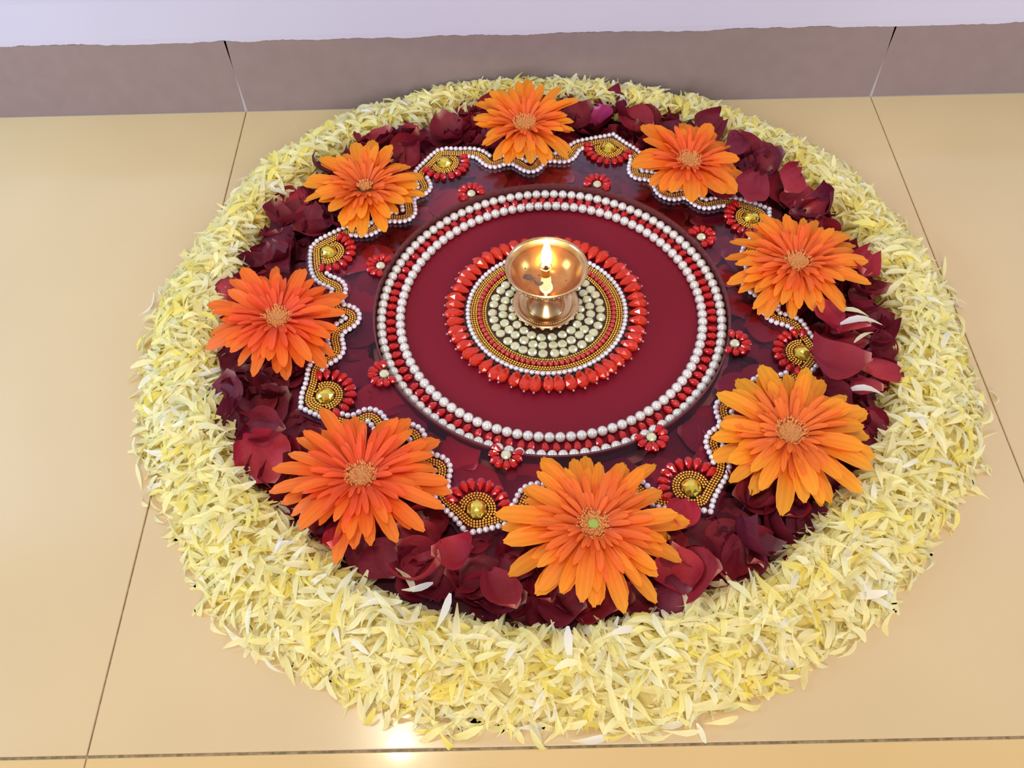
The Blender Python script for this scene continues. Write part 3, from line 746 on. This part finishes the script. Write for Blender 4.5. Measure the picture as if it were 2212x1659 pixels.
# loose petals of the visible ring
cnt = 0; spots = []; tries = 0
while cnt < 222 and tries < 90000:
    tries += 1
    a = q.uniform(0, 2 * PI); rs = star_r(a); r = q.uniform(rs + 0.02, 2.47)
    x, y = r * math.cos(a), r * math.sin(a)
    dmin = 0.15 if cnt < 140 else 0.095
    if any(math.hypot(x - p[0], y - p[1]) < dmin for p in spots): continue
    spots.append((x, y))
    dd = r - rs
    if dd < 0.17:
        z_ = 0.10 + 0.05 * q.random(); rot = (q.uniform(-.18, .18), q.uniform(-.18, .18), q.uniform(0, 6.28)); ms = ROFM
    else:
        lv = 0.15 + 0.10 * q.random() if cnt >= 60 else 0.13 + 0.05 * q.random()
        if any(math.hypot(x - p[0][0], y - p[0][1]) < 0.48 for p in GER): lv = 0.13 + 0.04 * q.random()
        z_ = lv; m_ = 0.36 if lv > .18 else .2; rot = (q.gauss(0, m_), q.gauss(0, m_), q.uniform(0, 6.28)); ms = ROM
        z_ += 0.07 * max(abs(rot[0]), abs(rot[1]))
        if q.random() < 0.25 and lv > .18: rot = (rot[0] + PI, rot[1], rot[2]); z_ += 0.05
    rose_at(x, y, z_, rot, ms, q, q.uniform(0.75, 1.08))
    cnt += 1
# a few petals the eye picks out
D2 = math.radians
for x, y, z_, rot, s_, col, lab in [
    (0.537, 2.06, 0.36, (0.7, 0.0, -1.5), 0.80, (1.5, 1.2, 4.0), 'magenta pink rose petal standing just right of the gerbera nearest the wall'),
    (2.005, -0.72, 0.34, (0.35, 0.10, 3.0), 1.35, (1.35, 1.2, 1.2), 'large crimson rose petal curling over the right tip of the star plate'),
    (2.02, -0.27, 0.33, (-0.15, 0.1, -1.0), 1.12, (1.6, 1.3, 1.5), 'red rose petal below the dense right gerbera, touching the bead border'),
    (1.68, 1.08, 0.34, (0.25, -0.1, 1.2), 1.0, (1.1, 1.0, 1.3), 'round wine-red rose petal lying over the upper right gem of the star plate'),
    (1.43, 1.08, 0.33, (0.1, -0.1, 2.6), 0.90, (0.95, 0.9, 1.3), 'dark rose petal tucked between the broad-petalled gerbera and the upper right gem'),
    (0.731, -1.85, 0.31, (0.5, 0.0, 1.3), 0.85, (1.9, 1.3, 1.5), 'bright red rose petal overlapping the border beside the front right tip'),
    (2.36, 0.16, 0.36, (0.35, 0.2, 1.2), 0.95, (1.7, 1.4, 1.4), 'bright red rose petal standing against the garland right of the dense gerbera'),
    (-1.96, -1.16, 0.33, (-0.2, 0.15, 2.9), 1.30, (0.95, 1.1, 1.2), 'big wine-red rose petal beside the garland, below the far left gerbera'),
    (-0.70, -2.13, 0.32, (-0.25, 0.1, 0.1), 1.05, (1.7, 1.4, 1.3), 'rounded red rose petal left of the green-eyed front gerbera'),
    (-0.40, -2.36, 0.30, (0.15, 0.0, 2.2), 1.15, (1.2, 1.1, 1.1), 'crimson rose petal at the front edge, left below the green-eyed gerbera'),
    (2.02, 1.16, 0.38, (0.5, -0.2, 1.0), 1.0, (1.4, 1.2, 1.3), 'crimson rose petal leaning on the garland above the dense right gerbera'),
    (-1.41, -1.98, 0.32, (-0.5, 0.2, 1.5), 0.85, (1.9, 1.5, 1.3), 'red rose petal with a pale base just below the deep orange front-left gerbera'),
    (1.62, 1.62, 0.40, (0.9, 0.0, 0.6), 0.95, (0.75, 0.7, 1.2), 'dark upright rose petal right behind the broad-petalled gerbera'),
    (-2.33, 0.16, 0.34, (0.3, 0.3, 2.2), 0.7, (1.5, 1.2, 3.4), 'pink-edged rose petal peeping out above the far left gerbera'),
]:
    o = rose_at(x, y, z_, rot, ROM, q, s_ * 0.80, lab, col, '')
# the packed layer of small crumpled petals underneath: nobody could count it
b = MB(); qq = random.Random(5)
na = 200; nr = 12; v = []; f = []; cols = []
for i in range(na):
    a = 2 * PI * i / na; rs = star_r(a)
    for j in range(nr + 1):
        r = 1.39 + (2.50 - 1.37) * j / nr
        h = 0.045 if r < rs + 0.05 else 0.045 + min(1, (r - rs - 0.05) / 0.2) * 0.07
        if j == 0: h = 0.0
        v.append((r * math.cos(a), r * math.sin(a), h + (0.015 * qq.random() if j else 0)))
for i in range(na):
    for j in range(nr):
        a = i * (nr + 1) + j; c_ = ((i + 1) % na) * (nr + 1) + j; f.append((a, a + 1, c_ + 1, c_))
b.add(v, f, 0, (0.06, 0.004, 0.010))
for i in range(620):
    a = qq.uniform(0, 2 * PI); r = math.sqrt(qq.uniform(1.46 ** 2, 2.46 ** 2)); rs = star_r(a)
    out_ = r > rs + 0.16
    vv, ff = qq.choice(RO if out_ else ROF); s_ = qq.uniform(0.55, 0.9)
    m_ = 0.45 if out_ else 0.08
    T = Matrix.Translation((r * math.cos(a), r * math.sin(a), 0.13 + 0.05 * qq.random() if out_ else 0.055 + 0.05 * qq.random())) @ Euler((qq.gauss(0, m_), qq.gauss(0, m_), qq.uniform(0, 6.28))).to_matrix().to_4x4() @ Matrix.Scale(s_, 4)
    k = qq.uniform(0.7, 1.4) * (1 if out_ else 1.5)
    b.add(vv, ff, 0, (0.16 * k, 0.006 * k, 0.018 * k), T)
o = link('rose_petal_bed', b.mesh('rose_petal_bed', [M_heapr]), None, W(0, 0, 0))
tag(o, 'packed bed of small crumpled dark red rose petals under the loose ones', 'petals', kind='stuff')

# ------------------------------------------------------------------ garland of pale chrysanthemum petals
qc = random.Random(77)
def wob(a, k): return 0.035 * math.sin(3 * a + k) + 0.025 * math.sin(7 * a + 2 * k) + 0.02 * math.sin(13 * a + 3 * k)
def rin(a): return 2.46 + wob(a, 1.0)
def rout(a):
    r = 3.10 + wob(a, 2.2)
    s = math.sin(a)
    if s > 0.1: r = min(r, (-CY - 0.07) / s)
    return r
def height(a, u):
    """pile height at fraction u across the ring"""
    s = math.sin(a); Hh = 0.30 + 0.03 * math.sin(5 * a)
    w_ = rout(a) - rin(a)
    if w_ < 0.5:                                    # heaped against the skirting
        k = (0.5 - w_) / 0.5
        prof = 1 - (1 - min(1, u / 0.35)) ** 2 if u < 0.35 else 1 - max(0, u - 0.6) * (1.2 - 1.1 * min(1, k * 1.8))
    else:
        prof = (1 - (1 - min(1, u / 0.30)) ** 2) if u < 0.30 else 1 - ((u - 0.30) / 0.70) ** 2.1
    return Hh * max(0.05, prof)
CW = [((0.98, 0.89, 0.46), 'cream'), ((0.97, 0.84, 0.24), 'lemon yellow'), ((0.97, 0.94, 0.76), 'white'), ((0.98, 0.91, 0.54), 'pale yellow')]
b = MB(); na = 240; nr = 12; v = []; f = []
for i in range(na):
    a = 2 * PI * i / na
    for j in range(nr + 1):
        u = j / nr; r = rin(a) + 0.03 + u * (rout(a) - rin(a) - 0.06)
        h = 0.0 if j in (0, nr) else height(a, u) * 0.84 - 0.012 + 0.02 * qc.random()
        v.append((r * math.cos(a), r * math.sin(a), h))
for i in range(na):
    for j in range(nr):
        a = i * (nr + 1) + j; c_ = ((i + 1) % na) * (nr + 1) + j; f.append((a, a + 1, c_ + 1, c_))
b.add(v, f, 0, (0.90, 0.74, 0.26))
def patch(a, r): return math.sin(9 * a + 4 * r) + math.sin(23 * a - 7 * r + 1) + math.sin(41 * a + 13 * r)
def pose(q_, a, u, lift):
    r = rin(a) + u * (rout(a) - rin(a)); x, y = r * math.cos(a), r * math.sin(a)
    z_ = max(0.012, height(a, max(0, min(1, u))) + lift)
    yaw = q_.uniform(0, 2 * PI); pit = q_.gauss(0.0, 0.27); rol = q_.gauss(0, 0.42)
    # follow the slope of the pile at its two rims
    if u > 0.72: slope = (u - 0.72) * 2.2
    elif u < 0.25: slope = -(0.25 - u) * 3.0
    else: slope = 0
    z_ = max(z_, abs(math.sin(pit)) * 0.085 + 0.008)
    T = Matrix.Translation((x, y, z_)) @ Matrix.Rotation(a, 4, 'Z') @ Matrix.Rotation(slope * (0.3 if math.sin(a) > .85 and u > .5 else 1), 4, 'Y') @ Euler((rol, pit, yaw), 'XYZ').to_matrix().to_4x4()
    T = Matrix.Translation((x, y, z_)) @ Matrix.Rotation(a, 4, 'Z') @ Matrix.Rotation(slope, 4, 'Y') @ Matrix.Rotation(yaw, 4, 'Z') @ Matrix.Rotation(pit, 4, 'Y') @ Matrix.Rotation(rol, 4, 'X')
    return T
def pcol(q_, a, r):
    k = patch(a, r) * 0.35 + q_.gauss(0, 0.8)
    i = 1 if k > 1.05 else (2 if k < -1.25 else (0 if q_.random() < .55 else 3))
    return i
for i in range(10500):
    a = qc.uniform(0, 2 * PI); u = qc.uniform(-0.02, 1.0) if qc.random() > .15 else qc.choice((qc.gauss(0.02, .06), qc.gauss(1.0, .08)))
    if rout(a) - rin(a) < 0.4 and qc.random() < 0.35: continue
    u = max(-.16, min(1.20 if math.sin(a) < .85 else 1.0, u))
    T = pose(qc, a, u, qc.uniform(-0.05, 0.012))
    # keep clear of the wall
    if CY + T.translation.y > -0.085: T.translation.y = -CY - 0.085 - 0.03 * qc.random()
    vv, ff = qc.choice(CH); r = rin(a) + u * (rout(a) - rin(a)); c0 = CW[pcol(qc, a, r)][0]; k = qc.uniform(0.93, 1.04)
    col = (c0[0] * k, c0[1] * k, c0[2] * k * qc.uniform(.85, 1.15))
    vs = [T @ Vector(p) for p in vv]
    m_ = min(p[2] for p in vs)
    if m_ < 0.004: vs = [(p[0], p[1], max(0.003, p[2])) for p in vs]
    b.add(vs, ff, 0, col)
o = link('petal_garland', b.mesh('petal_garland', [M_heapc]), None, W(0, 0, 0))
tag(o, 'thick ring of heaped pale yellow chrysanthemum petals around the red petals', 'petals', kind='stuff')
CSEC = ['at the right side of the garland', 'at the upper right of the garland', 'on the garland against the skirting', 'at the upper left of the garland',
        'at the left side of the garland', 'at the lower left of the garland', 'at the front of the garland', 'at the lower right of the garland']
def chrys_at(T, ci, label=None):
    o = link('chrysanthemum_petal', qc.choice(CHM)); o.matrix_world = Matrix.Translation(Vector(W(0, 0, 0)) * S) @ Matrix.Translation(T.translation * S) @ T.to_3x3().to_4x4() @ Matrix.Scale(qc.uniform(.95, 1.2), 4)
    x, y = T.translation.x, T.translation.y
    word = CW[ci][1]; s = int(((math.degrees(math.atan2(y, x)) + 22.5) % 360) // 45)
    base = {0: (1, 1, 1), 1: (0.98, 0.90, 0.5), 2: (1, 1.02, 1.5), 3: (1.02, 1.0, 1.1)}[ci]; o.color = (*base, 1)
    if label: tag(o, label, 'petal')
    else: enlist(o, 'G' + word, x, y)
    return o
cnt = 0
while cnt < 284:
    a = qc.uniform(0, 2 * PI)
    if qc.random() > (0.35 + 0.65 * (1 - math.sin(a)) / 2): continue
    u = qc.uniform(0.05, 0.95) if qc.random() > .35 else qc.uniform(-.10, 0.08)
    T = pose(qc, a, u, 0.015 if u > .05 else 0.03)
    if CY + T.translation.y > -0.10: T.translation.y = -CY - 0.11
    ci = qc.choices((0, 1, 2, 3), (4, 1.2, 2.4, 4))[0]
    chrys_at(T, ci); cnt += 1
def flat_T(x, y, z_, yaw, pit=0.0): return Matrix.Translation((x, y, z_)) @ Matrix.Rotation(yaw, 4, 'Z') @ Matrix.Rotation(pit, 4, 'Y')
for x, y, z_, yaw, pit, ci, lab in [
    (2.08, 2.02, 0.016, 0.6, 0, 3, 'pale petal fallen on the floor off the upper right of the garland'),
    (-0.90, -2.32, 0.36, 0.15, -.1, 2, 'white chrysanthemum petal lying across the red petals left of the green-eyed gerbera'),
    (-0.98, -2.27, 0.35, -0.9, .1, 3, 'curled cream petal on the red petals, at the head of the white one'),
    (-1.62, -1.78, 0.36, 1.35, -.2, 2, 'white petal standing between the garland and the front-left gerbera'),
    (-1.10, -2.36, 0.36, -0.4, .1, 0, 'cream petal at the garland inner edge, below the front-left gerbera'),
    (-0.74, -2.50, 0.40, 1.1, -.5, 2, 'bluish white petal sticking up from the front inner edge of the garland'),
    (2.20, -0.28, 0.38, 2.7, .1, 0, 'cream petal reaching onto the red petals right of the plate, uppermost of three'),
    (2.23, -0.38, 0.37, 3.0, .1, 2, 'white petal reaching onto the red petals right of the plate, middle one of three'),
    (2.22, -0.50, 0.37, 3.6, .1, 0, 'cream petal reaching onto the red petals right of the plate, lowest of three'),
    (2.12, -0.98, 0.36, 2.9, .0, 2, 'white petal on the red petals above the yellow-orange gerbera'),
    (1.02, -2.42, 0.40, 2.2, .15, 0, 'long cream petal lying over red petals at the lower right'),
    (-2.45, 1.98, 0.016, 0.4, 0, 2, 'small white petal fallen on the floor off the upper left of the garland'),
    (-0.78, -3.06, 0.016, -0.3, 0, 3, 'pale yellow petal lying flat on the floor just off the front left of the garland'),
    (-1.62, -2.70, 0.016, -0.2, 0, 3, 'pale yellow petal lying flat on the floor off the lower left of the garland'),
    (1.46, -2.68, 0.016, 0.7, 0, 2, 'white petal lying flat on the floor off the lower right of the garland'),
    (0.10, -3.13, 0.016, 0.1, 0, 2, 'white petal lying flat on the floor at the very front of the garland'),
]:
    chrys_at(flat_T(x, y, z_, yaw, pit), ci, lab)

# every petal gets its own description, counted along the ring from a flower one can find
for (key, s), items in LIST.items():
    items.sort(key=lambda t: t[0]); A, B_ = NICK[s], NICK[(s + 1) % 8]
    for k, (_, o) in enumerate(items):
        n_ = 'first ' if k == 0 else ORD[k] if k < len(ORD) else 'last '
        if key == 'plate': lab = n_ + 'petal under clear plate from ' + A + ' to ' + B_; grp = 'rose petals under the clear plate'
        elif key[0] == 'G': lab = n_ + key[1:] + ' petal atop garland from ' + A + ' to ' + B_; grp = 'loose chrysanthemum petals on top of the garland'
        else: lab = n_ + key + ' rose petal from the ' + A + ' to the ' + B_; grp = 'rose petals of the red ring'
        tag(o, lab, 'petal', grp)
